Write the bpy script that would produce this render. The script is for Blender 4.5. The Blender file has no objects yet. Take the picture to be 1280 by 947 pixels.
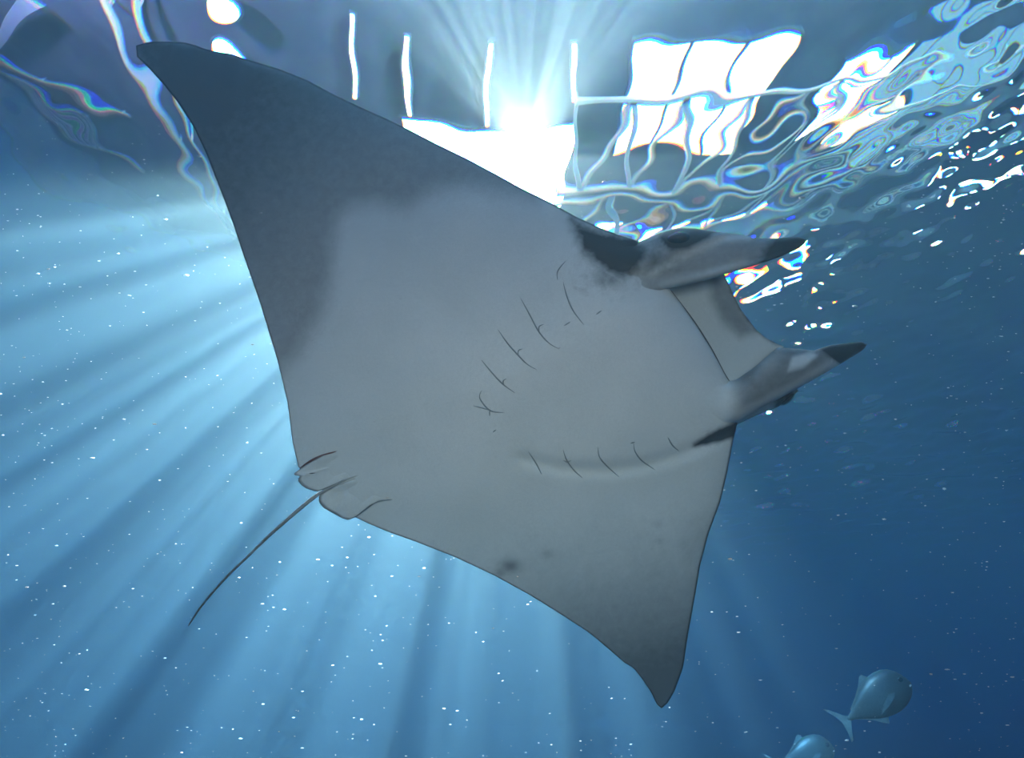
import bpy, bmesh, math, random
import numpy as np
from mathutils import Vector, Matrix

random.seed(7)
rng = np.random.default_rng(11)
sc = bpy.context.scene
col = sc.collection

# ------------------------------------------------------------------ camera
CAM_Z = 3.0                      # eye level above the tank floor
SURF = 7.0                       # still water level
FPX = 800.0                      # focal length in pixels of the 1280 x 947 frame
PITCH = math.radians(36)
cd = bpy.data.cameras.new('camera')
cam = bpy.data.objects.new('camera', cd)
col.objects.link(cam)
cam.location = (0, 0, CAM_Z)
cam.rotation_euler = (math.pi / 2 + PITCH, 0, 0)
cd.sensor_width = 36
cd.lens = FPX / 1280 * 36
cd.clip_start = 0.02
cd.clip_end = 400
sc.camera = cam
CAM = np.array([0, 0, CAM_Z])
FWD = np.array([0, math.cos(PITCH), math.sin(PITCH)])
RGT = np.array([1.0, 0, 0])
UPV = np.cross(RGT, FWD)

# ------------------------------------------------------------------ render look
sc.view_settings.view_transform = 'Standard'
sc.view_settings.look = 'None'
sc.view_settings.gamma = 1
sc.view_settings.exposure = 0.0
sc.view_settings.use_curve_mapping = False
cy = sc.cycles
cy.use_denoising = True
cy.max_bounces = 10
cy.transmission_bounces = 6
cy.glossy_bounces = 5
cy.diffuse_bounces = 2
cy.volume_bounces = 1
cy.transparent_max_bounces = 16
cy.caustics_refractive = False
cy.caustics_reflective = False
cy.sample_clamp_indirect = 4
cy.sample_clamp_direct = 0

# ------------------------------------------------------------------ world
w = bpy.data.worlds.new('world')
sc.world = w
w.use_nodes = True
bg = w.node_tree.nodes['Background']
bg.inputs[0].default_value = (0.02, 0.06, 0.12, 1)
bg.inputs[1].default_value = 0.3


# ------------------------------------------------------------------ node helper
class NT:
    def __init__(s, tree):
        s.t = tree
        s.n = tree.nodes
        s.l = tree.links

    def add(s, kind, **kw):
        nd = s.n.new(kind)
        for k, v in kw.items():
            if k.startswith('i_'):
                key = k[2:]
                key = int(key) if key.isdigit() else key.replace('_', ' ')
                if hasattr(v, 'is_linked') and hasattr(v, 'node'):
                    s.l.new(v, nd.inputs[key])
                else:
                    nd.inputs[key].default_value = v
            else:
                setattr(nd, k, v)
        return nd

    def math(s, op, a, b=None, c=None, clamp=False):
        nd = s.n.new('ShaderNodeMath')
        nd.operation = op
        nd.use_clamp = clamp
        for i, v in enumerate((a, b, c)):
            if v is None:
                continue
            if hasattr(v, 'node'):
                s.l.new(v, nd.inputs[i])
            else:
                nd.inputs[i].default_value = v
        return nd.outputs[0]

    def vmath(s, op, a, b=None, out=0):
        nd = s.n.new('ShaderNodeVectorMath')
        nd.operation = op
        for i, v in enumerate((a, b)):
            if v is None:
                continue
            if hasattr(v, 'node'):
                s.l.new(v, nd.inputs[i])
            else:
                nd.inputs[i].default_value = v
        return nd.outputs[out]

    def scale(s, a, k):
        nd = s.n.new('ShaderNodeVectorMath')
        nd.operation = 'SCALE'
        s.l.new(a, nd.inputs[0])
        if hasattr(k, 'node'):
            s.l.new(k, nd.inputs[3])
        else:
            nd.inputs[3].default_value = k
        return nd.outputs[0]

    def ramp(s, x, lo, hi, a=0.0, b=1.0, smooth=True):
        nd = s.n.new('ShaderNodeMapRange')
        nd.interpolation_type = 'SMOOTHSTEP' if smooth else 'LINEAR'
        s.l.new(x, nd.inputs[0])
        for i, v in zip((1, 2, 3, 4), (lo, hi, a, b)):
            nd.inputs[i].default_value = v
        return nd.outputs[0]

    def mix(s, fac, a, b):
        nd = s.n.new('ShaderNodeMix')
        nd.data_type = 'RGBA'
        for i, v in ((0, fac), (6, a), (7, b)):
            if hasattr(v, 'node'):
                s.l.new(v, nd.inputs[i])
            else:
                nd.inputs[i].default_value = v
        return nd.outputs[2]


def mat(name):
    m = bpy.data.materials.new(name)
    m.use_nodes = True
    m.node_tree.nodes.clear()
    nt = NT(m.node_tree)
    out = nt.add('ShaderNodeOutputMaterial')
    return m, nt, out


def bsdf(nt, out, colr, rough=0.6, **kw):
    b = nt.add('ShaderNodeBsdfPrincipled')
    if hasattr(colr, 'node'):
        nt.l.new(colr, b.inputs['Base Color'])
    else:
        b.inputs['Base Color'].default_value = (*colr, 1)
    if hasattr(rough, 'node'):
        nt.l.new(rough, b.inputs['Roughness'])
    else:
        b.inputs['Roughness'].default_value = rough
    nt.l.new(b.outputs[0], out.inputs[0])
    return b


def plain(name, c1, c2, scale=4.0, rough=0.6, bump=0.0, metallic=0.0):
    m, nt, out = mat(name)
    tc = nt.add('ShaderNodeTexCoord').outputs['Object']
    nz = nt.add('ShaderNodeTexNoise', i_Scale=scale, i_Detail=4.0, i_Vector=tc).outputs[0]
    c = nt.mix(nt.ramp(nz, 0.35, 0.65), (*c1, 1), (*c2, 1))
    b = bsdf(nt, out, c, rough)
    b.inputs['Metallic'].default_value = metallic
    if bump:
        bp = nt.add('ShaderNodeBump', i_Strength=bump, i_Distance=0.02, i_Height=nz)
        nt.l.new(bp.outputs[0], b.inputs['Normal'])
    return m


def glow(name, colr, strength):
    m, nt, out = mat(name)
    e = nt.add('ShaderNodeEmission', i_Color=(*colr, 1), i_Strength=strength)
    nt.l.new(e.outputs[0], out.inputs[0])
    return m


# ------------------------------------------------------------------ lights
def pix(px, py, depth):
    """world point that lies `depth` metres along the view axis under a photo pixel"""
    px = np.asarray(px, float)
    py = np.asarray(py, float)
    depth = np.asarray(depth, float)
    return (CAM + FWD * depth[..., None] + RGT * ((px - 640) * depth / FPX)[..., None]
            + UPV * ((473.5 - py) * depth / FPX)[..., None])


def pix_dir(px, py):
    v = FWD * FPX + RGT * (px - 640) + UPV * (473.5 - py)
    return v / np.linalg.norm(v)


def on_surface(px, py, z=SURF):
    v = pix_dir(px, py)
    return CAM + v * ((z - CAM_Z) / v[2])


def add_light(name, kind, loc, energy, colr=(1, 1, 1), **kw):
    ld = bpy.data.lights.new(name, kind)
    ld.energy = energy
    ld.color = colr
    for k, v in kw.items():
        setattr(ld, k, v)
    o = bpy.data.objects.new(name, ld)
    col.objects.link(o)
    o.location = loc
    return o


def aim(o, target):
    d = Vector(target) - o.location
    o.rotation_euler = d.to_track_quat('-Z', 'Y').to_euler()


# daylight entering the water below the big skylight, its shafts made by a noise pattern in the lamp
LAMP = on_surface(655, 195, SURF - 0.12)
key = add_light('skylight_shaft_lamp', 'POINT', LAMP, 145000, (1.0, 0.34, 0.20), shadow_soft_size=0.02)
key.data.use_nodes = True
t = NT(key.data.node_tree)
em = t.n['Emission']
d_in = t.add('ShaderNodeNewGeometry').outputs['Incoming']
ax = np.array([0.0, -0.593, -0.805])          # axis towards the camera; m_cam adds a dark gap in the beam there
e1 = np.array([1.0, 0.0, 0.0])
e2 = np.array([0.0, -0.805, 0.593])
du = t.vmath('DOT_PRODUCT', d_in, tuple(e1), out=1)
dv = t.vmath('DOT_PRODUCT', d_in, tuple(e2), out=1)
comb = t.add('ShaderNodeCombineXYZ', i_0=du, i_1=dv).outputs[0]
ring = t.vmath('NORMALIZE', comb)
n1 = t.add('ShaderNodeTexNoise', i_Vector=t.scale(ring, 13.0), i_Scale=1.0, i_Detail=4.0, i_Roughness=0.6).outputs[0]
n2 = t.add('ShaderNodeTexNoise', i_Vector=d_in, i_Scale=9.0, i_Detail=2.0).outputs[0]
shaft = t.math('MULTIPLY', t.ramp(n1, 0.32, 0.68, 0.6, 1.36), t.ramp(n2, 0.3, 0.7, 0.75, 1.25))
ang = t.math('ARCTAN2', t.math('MULTIPLY', dv, -1.0), t.math('MULTIPLY', du, -1.0))   # 0 = left, +90 deg = down
m_top = t.ramp(ang, math.radians(1), math.radians(10), 0.02, 1.0)
m_right = t.ramp(ang, math.radians(85), math.radians(130), 1.0, 0.05)
m_up = t.math('MULTIPLY', t.ramp(ang, math.radians(-30), math.radians(-75), 0.0, 0.42), t.ramp(ang, math.radians(-150), math.radians(-110)))
m_cam = t.ramp(t.vmath('DOT_PRODUCT', d_in, tuple(ax), out=1), math.cos(math.radians(22)), math.cos(math.radians(60)))
stg = t.math('MULTIPLY', t.math('ADD', t.math('MULTIPLY', m_top, m_right), m_up), t.math('MULTIPLY', shaft, m_cam))
t.l.new(stg, em.inputs['Strength'])

# light of the visitors' gallery through the viewing window the photograph is taken from;
# light entering water through a flat pane stays within 48.6 degrees of its normal
gal = add_light('viewing_window_offscreen', 'AREA', (0.0, -0.85, 3.0), 135, (1.0, 0.40, 0.235), shape='RECTANGLE', size=3.0, size_y=2.4, spread=math.radians(97))
gal.rotation_euler = (math.pi / 2, 0, 0)

# the hall's pendant lamps on the near side of the roof, beyond the top of the picture
for nm, x, y, pw, cl in (('left', -12, 1.5, 24000, (1.0, 0.50, 0.72)), ('middle', 2, 1.0, 17000, (1.0, 0.93, 0.9)), ('right', 15, 1.5, 8000, (1.0, 0.93, 0.9))):
    add_light('hall_lamp_%s_offscreen' % nm, 'POINT', (x, y, SURF + 5.0), pw, cl, shadow_soft_size=0.3)


# ------------------------------------------------------------------ mesh helpers
def tag(o, label=None, cat=None, group=None, kind=None):
    for k, v in (('label', label), ('category', cat), ('group', group), ('kind', kind)):
        if v:
            o[k] = v
    return o


def mesh_obj(name, verts, faces, m, parent=None, smooth=True, world=False):
    me = bpy.data.meshes.new(name)
    verts = np.asarray(verts, float)
    if world and parent is not None:
        inv = np.array(PARENT_INV[parent.name])
        verts = verts @ inv[:3, :3].T + inv[:3, 3]
    me.from_pydata(verts.tolist(), [], [tuple(int(i) for i in f) for f in faces])
    me.materials.append(m)
    if smooth:
        me.shade_smooth()
    me.update()
    o = bpy.data.objects.new(name, me)
    col.objects.link(o)
    if parent is not None:
        o.parent = parent
    return o


def quads_obj(name, verts, quads, m, smooth=True):
    me = bpy.data.meshes.new(name)
    verts = np.asarray(verts, np.float32)
    quads = np.asarray(quads, np.int32)
    me.vertices.add(len(verts))
    me.vertices.foreach_set('co', verts.ravel())
    me.loops.add(quads.size)
    me.loops.foreach_set('vertex_index', quads.ravel())
    me.polygons.add(len(quads))
    me.polygons.foreach_set('loop_start', np.arange(0, quads.size, 4, dtype=np.int32))
    me.update(calc_edges=True)
    if smooth:
        me.shade_smooth()
    me.materials.append(m)
    o = bpy.data.objects.new(name, me)
    col.objects.link(o)
    return o


def grid_quads(n, k, off=0):
    i, j = np.meshgrid(np.arange(n - 1), np.arange(k - 1), indexing='ij')
    a = (i * k + j + off).ravel()
    return np.stack([a, a + 1, a + k + 1, a + k], 1)


def box_vf(c, s, rz=0.0):
    x, y, z = (v / 2 for v in s)
    v = np.array([(a * x, b * y, d * z) for a in (-1, 1) for b in (-1, 1) for d in (-1, 1)])
    cs, sn = math.cos(rz), math.sin(rz)
    v = np.stack([v[:, 0] * cs - v[:, 1] * sn, v[:, 0] * sn + v[:, 1] * cs, v[:, 2]], 1) + np.array(c)
    f = [(0, 1, 3, 2), (4, 6, 7, 5), (0, 4, 5, 1), (2, 3, 7, 6), (0, 2, 6, 4), (1, 5, 7, 3)]
    return v, f


def bevel_box(name, c, s, m, parent=None, bevel=0.02, rz=0.0):
    bm = bmesh.new()
    v, f = box_vf((0, 0, 0), s)
    vs = [bm.verts.new(p) for p in v]
    for q in f:
        bm.faces.new([vs[i] for i in q])
    if bevel:
        bmesh.ops.bevel(bm, geom=bm.edges[:], offset=bevel, segments=1, affect='EDGES')
    bmesh.ops.recalc_face_normals(bm, faces=bm.faces[:])
    me = bpy.data.meshes.new(name)
    bm.to_mesh(me)
    bm.free()
    me.materials.append(m)
    o = bpy.data.objects.new(name, me)
    col.objects.link(o)
    o.location = c
    o.rotation_euler.z = rz
    if parent:
        o.parent = parent
    return o


def empty(name, loc, rot=None):
    o = bpy.data.objects.new(name, None)
    col.objects.link(o)
    o.location = loc
    if rot:
        o.rotation_euler = rot
    o.empty_display_size = 0.1
    return o


# ------------------------------------------------------------------ materials of the setting
m_tank = plain('tank_paint', (0.02, 0.10, 0.19), (0.03, 0.14, 0.24), 0.6, 0.8, 0.3)
m_sand = plain('tank_floor_sand', (0.05, 0.07, 0.08), (0.08, 0.1, 0.11), 3.0, 0.9, 0.4)
m_hall = plain('hall_paint', (0.045, 0.055, 0.075), (0.07, 0.08, 0.10), 0.8, 0.8)
m_beam = plain('beam_paint', (0.62, 0.66, 0.66), (0.72, 0.75, 0.74), 1.5, 0.5)
m_dark = plain('dark_steel', (0.05, 0.055, 0.07), (0.08, 0.085, 0.1), 3.0, 0.5)

TX0, TX1, TY0, TY1 = -24.0, 24.0, -1.0, 30.0
CEIL = SURF + 8.0
T = 0.3


def struct(name, c, s, m):
    v, f = box_vf((0, 0, 0), s)
    o = mesh_obj(name, v, f, m, smooth=False)
    o.location = c
    o['kind'] = 'structure'
    return o


cx, cyy = (TX0 + TX1) / 2, (TY0 + TY1) / 2
struct('floor', (cx, cyy, -T / 2), (TX1 - TX0, TY1 - TY0, T), m_sand)
for nm, c, s in (('back', (cx, TY1 + T / 2, SURF / 2), (TX1 - TX0, T, SURF)),
                 ('front', (cx, TY0 - T / 2, SURF / 2), (TX1 - TX0, T, SURF)),
                 ('left', (TX0 - T / 2, cyy, SURF / 2), (T, TY1 - TY0, SURF)),
                 ('right', (TX1 + T / 2, cyy, SURF / 2), (T, TY1 - TY0, SURF))):
    struct('wall_tank_' + nm, c, s, m_tank)
for nm, c, s in (('back', (cx, TY1 + T / 2, SURF + 4), (TX1 - TX0, T, 8.0)),
                 ('front', (cx, TY0 - T / 2, SURF + 4), (TX1 - TX0, T, 8.0)),
                 ('left', (TX0 - T / 2, cyy, SURF + 4), (T, TY1 - TY0, 8.0)),
                 ('right', (TX1 + T / 2, cyy, SURF + 4), (T, TY1 - TY0, 8.0))):
    struct('wall_hall_' + nm, c, s, m_hall)
struct('ceiling', (cx, cyy, CEIL + T / 2), (TX1 - TX0, TY1 - TY0, T), m_hall)

# ------------------------------------------------------------------ water: haze body and waved surface
m_haze, nt, out = mat('water_haze')
scat = nt.add('ShaderNodeVolumeScatter', i_Color=(0.48, 0.86, 1.0, 1), i_Density=0.022, i_Anisotropy=0.35)
absb = nt.add('ShaderNodeVolumeAbsorption', i_Color=(0.0, 0.54, 0.79, 1), i_Density=0.36)
addn = nt.add('ShaderNodeAddShader')
nt.l.new(scat.outputs[0], addn.inputs[0])
nt.l.new(absb.outputs[0], addn.inputs[1])
nt.l.new(addn.outputs[0], out.inputs['Volume'])
v, f = box_vf(((TX0 + TX1) / 2, (TY0 + TY1) / 2, SURF / 2 - 0.03), (TX1 - TX0 - 0.02, TY1 - TY0 - 0.02, SURF - 0.1))
haze = mesh_obj('water_haze', v, f, m_haze, smooth=False)
tag(haze, 'blue hazy tank water lit by slanting shafts of light', 'water', kind='stuff')

m_surf, nt, out = mat('water_surface')
prev = None
for c, ior in (((1, 0, 0, 1), 1.3298), ((0, 1, 0, 1), 1.333), ((0, 0, 1, 1), 1.3368)):
    g = nt.add('ShaderNodeBsdfGlass', i_Color=c, i_Roughness=0.0, i_IOR=ior)
    if prev is None:
        prev = g.outputs[0]
    else:
        a = nt.add('ShaderNodeAddShader')
        nt.l.new(prev, a.inputs[0])
        nt.l.new(g.outputs[0], a.inputs[1])
        prev = a.outputs[0]
nt.l.new(prev, out.inputs[0])


def graded(lo, hi, a, b, step, grow=1.06):
    mid = list(np.arange(a, b + 1e-6, step))
    r = []
    x, s = b, step
    while x < hi:
        s *= grow
        x += s
        r.append(min(x, hi))
    l = []
    x, s = a, step
    while x > lo:
        s *= grow
        x -= s
        l.append(max(x, lo))
    return np.array(l[::-1] + mid + r)


gx = graded(TX0 + .12, TX1 - .12, -5.0, 6.5, 0.026)
gy = graded(TY0 + .12, TY1 - .12, 1.2, 9.0, 0.026, 1.03)
sx = np.gradient(gx)[:, None]
sy = np.gradient(gy)[None, :]
sp = np.maximum(sx, sy)
X, Y = np.meshgrid(gx, gy, indexing='ij')
Z = np.zeros_like(X)


def sstep(x, a, b):
    t_ = np.clip((x - a) / (b - a), 0, 1)
    return t_ * t_ * (3 - 2 * t_)


rough_mask = 0.05 + 0.95 * sstep(X + 0.25 * (Y - 2.5) - 0.25 * np.sin(Y * 2.1), 1.2, 3.4)
far = sstep(Y, 4.0, 7.0)


def waves(count, l0, l1, slope, mask, toward=0.5, spread=1.4):
    global Z
    for _ in range(count):
        lam = math.exp(rng.uniform(math.log(l0), math.log(l1)))
        th = rng.normal(toward, spread)
        k = 2 * math.pi / lam
        amp = slope / k * math.sqrt(2.0 / count)
        damp = np.clip(1.6 - 3.0 * sp * 2 / lam, 0, 1)
        Z += amp * mask * damp * np.sin(k * (X * math.cos(th) + Y * math.sin(th)) + rng.uniform(0, 6.28))


waves(18, 0.9, 2.2, 0.022, 0.5 + 0.5 * rough_mask + far * 0.5)
waves(30, 0.24, 0.6, 0.075, 0.20 + 0.70 * rough_mask + 0.4 * far * sstep(X, 0.2, 1.5), 1.3, 0.7)
waves(30, 0.2, 0.6, 0.155, sstep(Y, 4.6, 6.8) * sstep(X, 0.2, 1.5), 1.4, 0.5)
waves(40, 0.08, 0.2, 0.17, np.maximum(rough_mask * sstep(X + 0.15 * (Y - 2.5), 2.0, 3.3), 1.0 * far * rough_mask), 1.2, 1.0)
surf = quads_obj('water_surface', np.stack([X.ravel(), Y.ravel(), (Z + SURF).ravel()], 1),
                 grid_quads(len(gx), len(gy))[:, ::-1], m_surf)
tag(surf, 'rippled water surface seen from below, mirroring dark blue water', 'water', kind='stuff')

# ------------------------------------------------------------------ hall above the water
m_sky = glow('skylight_glass', (1.0, 0.97, 0.95), 40)
m_sky2 = glow('skylight_glass_side', (1.0, 0.97, 0.95), 22)
m_sky3 = glow('skylight_glass_shaded', (1.0, 0.95, 0.85), 1.3)
m_lamp = glow('lamp_glass', (1.0, 0.94, 0.88), 45)
m_tube = glow('tube_glass', (1.0, 0.97, 0.95), 20)


def skylight(n, x0, x1, y0, y1, nx, ny, mg, z=CEIL):
    root = empty('window_%d' % n, ((x0 + x1) / 2, (y0 + y1) / 2, z))
    root['kind'] = 'structure'
    wx, wy = (x1 - x0) / nx, (y1 - y0) / ny
    for i in range(nx):
        for j in range(ny):
            c = (-(x1 - x0) / 2 + (i + .5) * wx, -(y1 - y0) / 2 + (j + .5) * wy, -0.05)
            bevel_box('pane', c, (wx - 0.1, wy - 0.1, 0.04), mg, root, 0)
    for i in range(nx + 1):
        bevel_box('frame_bar', (-(x1 - x0) / 2 + i * wx, 0, -0.07), (0.1, y1 - y0 + 0.1, 0.1), m_dark, root, 0.01)
    for j in range(ny + 1):
        bevel_box('frame_bar', (0, -(y1 - y0) / 2 + j * wy, -0.07), (x1 - x0 + 0.1, 0.08, 0.08), m_dark, root, 0.01)
    return root


skylight(1, -3.3, 1.9, 10.6, 17.0, 1, 1, m_sky)
skylight(2, 3.1, 7.3, 7.9, 12.2, 3, 2, m_sky2)
skylight(3, 9.3, 11.6, 8.9, 13.0, 2, 2, m_sky2)
skylight(4, 12.0, 17.5, 9.0, 15.5, 4, 3, m_sky3)


def beam(name, a, b, wd, ht, m, parent):
    """rectangular steel member from a to b (parent space)"""
    a, b = Vector(a), Vector(b)
    o = bevel_box(name, (a + b) / 2, ((b - a).length, wd, ht), m, parent, 0.015)
    o.rotation_euler = (b - a).to_track_quat('X', 'Z').to_euler()
    return o


def truss(label, pts_a, pts_b, n, wd=0.22):
    """two chords joined by zigzag webs"""
    (ax0, ay0), (ax1, ay1) = pts_a
    (bx0, by0), (bx1, by1) = pts_b
    zc = CEIL - 0.55
    root = empty('roof_truss', (ax0, ay0, zc))
    tag(root, label, 'truss')
    L = lambda x, y: (x - ax0, y - ay0, 0)
    beam('chord', L(ax0, ay0), L(ax1, ay1), wd, 0.25, m_beam, root)
    beam('chord', L(bx0, by0), L(bx1, by1), wd, 0.25, m_beam, root)
    for k in range(n):
        s0, s1 = k / n, (k + 1) / n
        p = (ax0 + (ax1 - ax0) * s0, ay0 + (ay1 - ay0) * s0)
        q = (bx0 + (bx1 - bx0) * (s0 + s1) / 2, by0 + (by1 - by0) * (s0 + s1) / 2)
        r = (ax0 + (ax1 - ax0) * s1, ay0 + (ay1 - ay0) * s1)
        beam('web', L(*p), L(*q), 0.13, 0.14, m_beam, root)
        beam('web', L(*q), L(*r), 0.13, 0.14, m_beam, root)
    hz = 0.55
    for x, y in ((ax0, ay0), (ax1, ay1), (bx0, by0), (bx1, by1)):
        o = bevel_box('hanger', (x - ax0, y - ay0, hz / 2 - 0.02), (0.12, 0.12, hz - 0.06), m_beam, root, 0.01)
    return root


truss('pale steel roof truss with zigzag webs crossing the bright skylights', ((1.6, 9.2), (16.5, 10.6)), ((1.4, 13.4), (16.5, 16.0)), 9)
truss('pale steel roof truss in the dark roof, bowed behind the lamp row', ((1.4, 14.3), (17, 17.2)), ((1.2, 17.2), (16, 21.5)), 7, 0.16)


def tube_lamp(x0, y0, x1, y1, label):
    c = Vector(((x0 + x1) / 2, (y0 + y1) / 2, CEIL - 0.35))
    root = empty('tube_lamp', c)
    root.rotation_euler.z = math.atan2(y1 - y0, x1 - x0)
    ln = math.hypot(x1 - x0, y1 - y0)
    bevel_box('housing', (0, 0, 0.09), (ln, 0.22, 0.1), m_dark, root, 0.02)
    for s in (-1, 1):
        bevel_box('bracket', (s * ln * 0.4, 0, 0.24), (0.06, 0.06, 0.2), m_dark, root, 0.005)
    n = 14
    vs, fs = [], []
    for k in range(2):
        for j in range(n):
            a = 2 * math.pi * j / n
            vs.append(((k - .5) * (ln - 0.1), 0.06 * math.cos(a), 0.06 * math.sin(a)))
    fs = [(j, (j + 1) % n, n + (j + 1) % n, n + j) for j in range(n)] + [tuple(range(n))[::-1], tuple(range(n, 2 * n))]
    mesh_obj('tube', vs, fs, m_tube, root)
    tag(root, label, 'lamp', 'tube lamps under the roof')
    return root


for a, lb in (((-3.6, 6.9, -4.3, 9.7), 'white tube lamp clear of the blinding skylight, ending above the dark wing'),
              ((-2.5, 7.6, -2.9, 10.2), 'white tube lamp ending at the skylight corner where the wing edge meets it'),
              ((-0.55, 7.5, -0.6, 10.2), 'white tube lamp ending at the middle of the blinding skylight'),
              ((1.4, 7.6, 1.55, 9.4), 'white tube lamp between the blinding skylight and the pale truss end')):
    tube_lamp(*a, lb)


def flood(x, y, z, rx, ry, label, group, m=m_lamp, rot=None):
    root = empty('flood_lamp', (x, y, z))
    if rot:
        root.rotation_euler = rot
    n = 20
    prof = [(0.0, 0.16), (0.5, 0.16), (0.8, 0.1), (1.04, 0.0), (1.0, -0.06), (0.9, -0.06), (0.86, -0.02)]
    vs = [(r * rx * math.cos(2 * math.pi * j / n), r * ry * math.sin(2 * math.pi * j / n), h) for r, h in prof for j in range(n)]
    fs = [(i * n + j, i * n + (j + 1) % n, (i + 1) * n + (j + 1) % n, (i + 1) * n + j) for i in range(len(prof) - 1) for j in range(n)]
    mesh_obj('reflector', vs, fs, m_dark, root)
    vs = [(rx * .85 * math.cos(2 * math.pi * j / n), ry * .85 * math.sin(2 * math.pi * j / n), -0.03) for j in range(n)]
    vs += [(rx * .4 * math.cos(2 * math.pi * j / n), ry * .4 * math.sin(2 * math.pi * j / n), -0.07) for j in range(n)]
    fs = [(j, n + j, n + (j + 1) % n, (j + 1) % n) for j in range(n)] + [tuple(range(n, 2 * n))]
    mesh_obj('lens', vs, fs, m, root)
    bevel_box('bracket', (0, 0, 0.19 if rot is None else 0.26), (0.08, 0.08, 0.1 if rot is None else 0.34), m_dark, root, 0.01)
    tag(root, label, 'lamp', group)
    return root


flood(-7.0, 7.3, CEIL - 0.27, 0.42, 0.42, 'round white roof lamp shining clear of the dark wing tip', 'lamps above the wing tip')
flood(-7.35, 8.6, CEIL - 0.27, 0.42, 0.45, 'round white roof lamp half hidden behind the dark wing edge', 'lamps above the wing tip')
for i in range(6):
    flood(4.0 + 1.6 * i, 17.6 + 0.5 * i, CEIL - 0.27, 0.5, 0.6, 'white lamp in the glittering row above the head fin', 'row of roof lamps')
WALL = (math.pi / 2, 0, 0)
for x, z in ((12.4, 5.2), (15.5, 3.7), (15.4, 6.6), (18.5, 5.4)):
    flood(x, TY1 - 0.45, SURF + z, 1.4, 1.25, 'large white wall floodlight glittering between the two head fins', 'floodlights on the back wall', m_lamp, (-math.pi / 2, 0, 0))
for y, z in ((16.0, 5.0), (19.0, 6.3), (18.8, 3.4), (22.0, 5.0)):
    flood(TX1 - 0.45, y, SURF + z, 1.3, 1.1, 'large white wall floodlight broken into speckles by choppy ripples', 'floodlights on the side wall', m_lamp, (0, math.pi / 2, 0))


def rail(label, a, b, wd, m):
    root = empty('roof_rail', (a[0], a[1], CEIL - 0.4))
    L = (b[0] - a[0], b[1] - a[1], 0)
    beam('bar', (0, 0, 0), L, wd, 0.14, m, root)
    for s in (0.05, 0.35, 0.65, 0.95):
        bevel_box('hanger', (L[0] * s, L[1] * s, 0.22), (0.06, 0.06, 0.3), m, root, 0.005)
    tag(root, label, 'rail')


m_rail = plain('pale_rail', (0.85, 0.85, 0.8), (0.95, 0.93, 0.9), 2, 0.4)
rail('pale straight roof rail running beside the dark wing tip', (-9.9, 6.5), (-16.5, 27), 0.22, m_rail)
rail('thin pale roof rail next to a second rail by the wing tip', (-9.2, 6.5), (-14.6, 25), 0.1, m_rail)
m_grey = plain('grey_rail', (0.3, 0.32, 0.38), (0.38, 0.4, 0.46), 2, 0.5)
rail('faint grey roof rail crossing the violet part of the roof', (-13.0, 8.0), (-23, 14.5), 0.5, m_grey)
rail('faint grey roof rail slanting above the slatted vent', (-14, 13.0), (-22, 12.0), 0.35, m_grey)
vent = empty('roof_vent', (-19, 15.6, CEIL - 0.2))
for k in range(9):
    bevel_box('slat', (-2.2 + 0.5 * k, 0, 0), (0.2, 2.6, 0.08), m_grey, vent, 0.01, 0.3)
for s in (-1, 1):
    bevel_box('frame_bar', (s * 0.4 * 0, s * 1.4, 0.03), (5.2, 0.15, 0.14), m_grey, vent, 0.01)
tag(vent, 'grey slatted roof vent faintly seen through the left water surface', 'vent')

# ------------------------------------------------------------------ manta ray
AXV = np.array([0.39, 0.92])          # transverse coordinate of the photo outline
lead = np.array([(170, 57), (180, 53.2), (192, 51.8), (211, 51.8), (229.7, 52.7), (243.7, 56.2), (255.5, 60.9), (271.9, 64.5),
    (290.6, 67.5), (314, 75.7), (349.2, 86.2), (384.4, 100.3), (414.8, 116.7), (450, 133.6), (498, 155), (545, 179.5), (582.5, 197.5),
    (623, 219), (651, 234.7), (688.8, 253.4), (720, 270.6), (751, 284.7), (773, 293.4), (795, 300), (812, 318), (826, 342), (836, 360), (850, 378),
    (870, 406), (890, 438), (905, 466), (913, 480), (919, 505), (921.5, 529.6), (917.3, 546.5), (908.9, 590.8), (900.4, 626.7),
    (885.6, 666.9), (875, 707), (868.7, 745), (860.3, 791.5), (853.9, 833.8), (843.4, 863.3), (834, 879), (827, 885)])
trail = np.array([(170, 57), (171, 71), (185, 84), (204, 105), (222.7, 128.4), (241.4, 157.7), (257.8, 191.7), (271, 226),
    (289.7, 275), (306.6, 325.6), (325.6, 380.5), (346.7, 450), (359.4, 503), (365.8, 553.8), (373, 584), (390, 597), (412, 615), (428, 634), (443.4, 646),
    (460.8, 654.3), (484.6, 664.3), (519, 676.5), (569.5, 696.3), (619, 719.7), (662.9, 743.8), (701.3, 767.7), (737, 791),
    (761.8, 811.7), (779.6, 827.4), (792, 835), (803, 848.8), (814, 865.3), (821, 880), (827, 885)])
vl, vt_ = lead @ AXV, trail @ AXV
vl, vt_ = np.maximum.accumulate(vl + np.arange(len(vl)) * 1e-4), np.maximum.accumulate(vt_ + np.arange(len(vt_)) * 1e-4)
V0, V1 = vl[0], vl[-1]
VM = 727.0
PXM = 2.65 / FPX


def LE(v):
    return np.stack([np.interp(v, vl, lead[:, 0]), np.interp(v, vl, lead[:, 1])], -1)


def TE(v):
    return np.stack([np.interp(v, vt_, trail[:, 0]), np.interp(v, vt_, trail[:, 1])], -1)


def gs(x, c, s):
    return np.exp(-((x - c) / s) ** 2)


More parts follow.
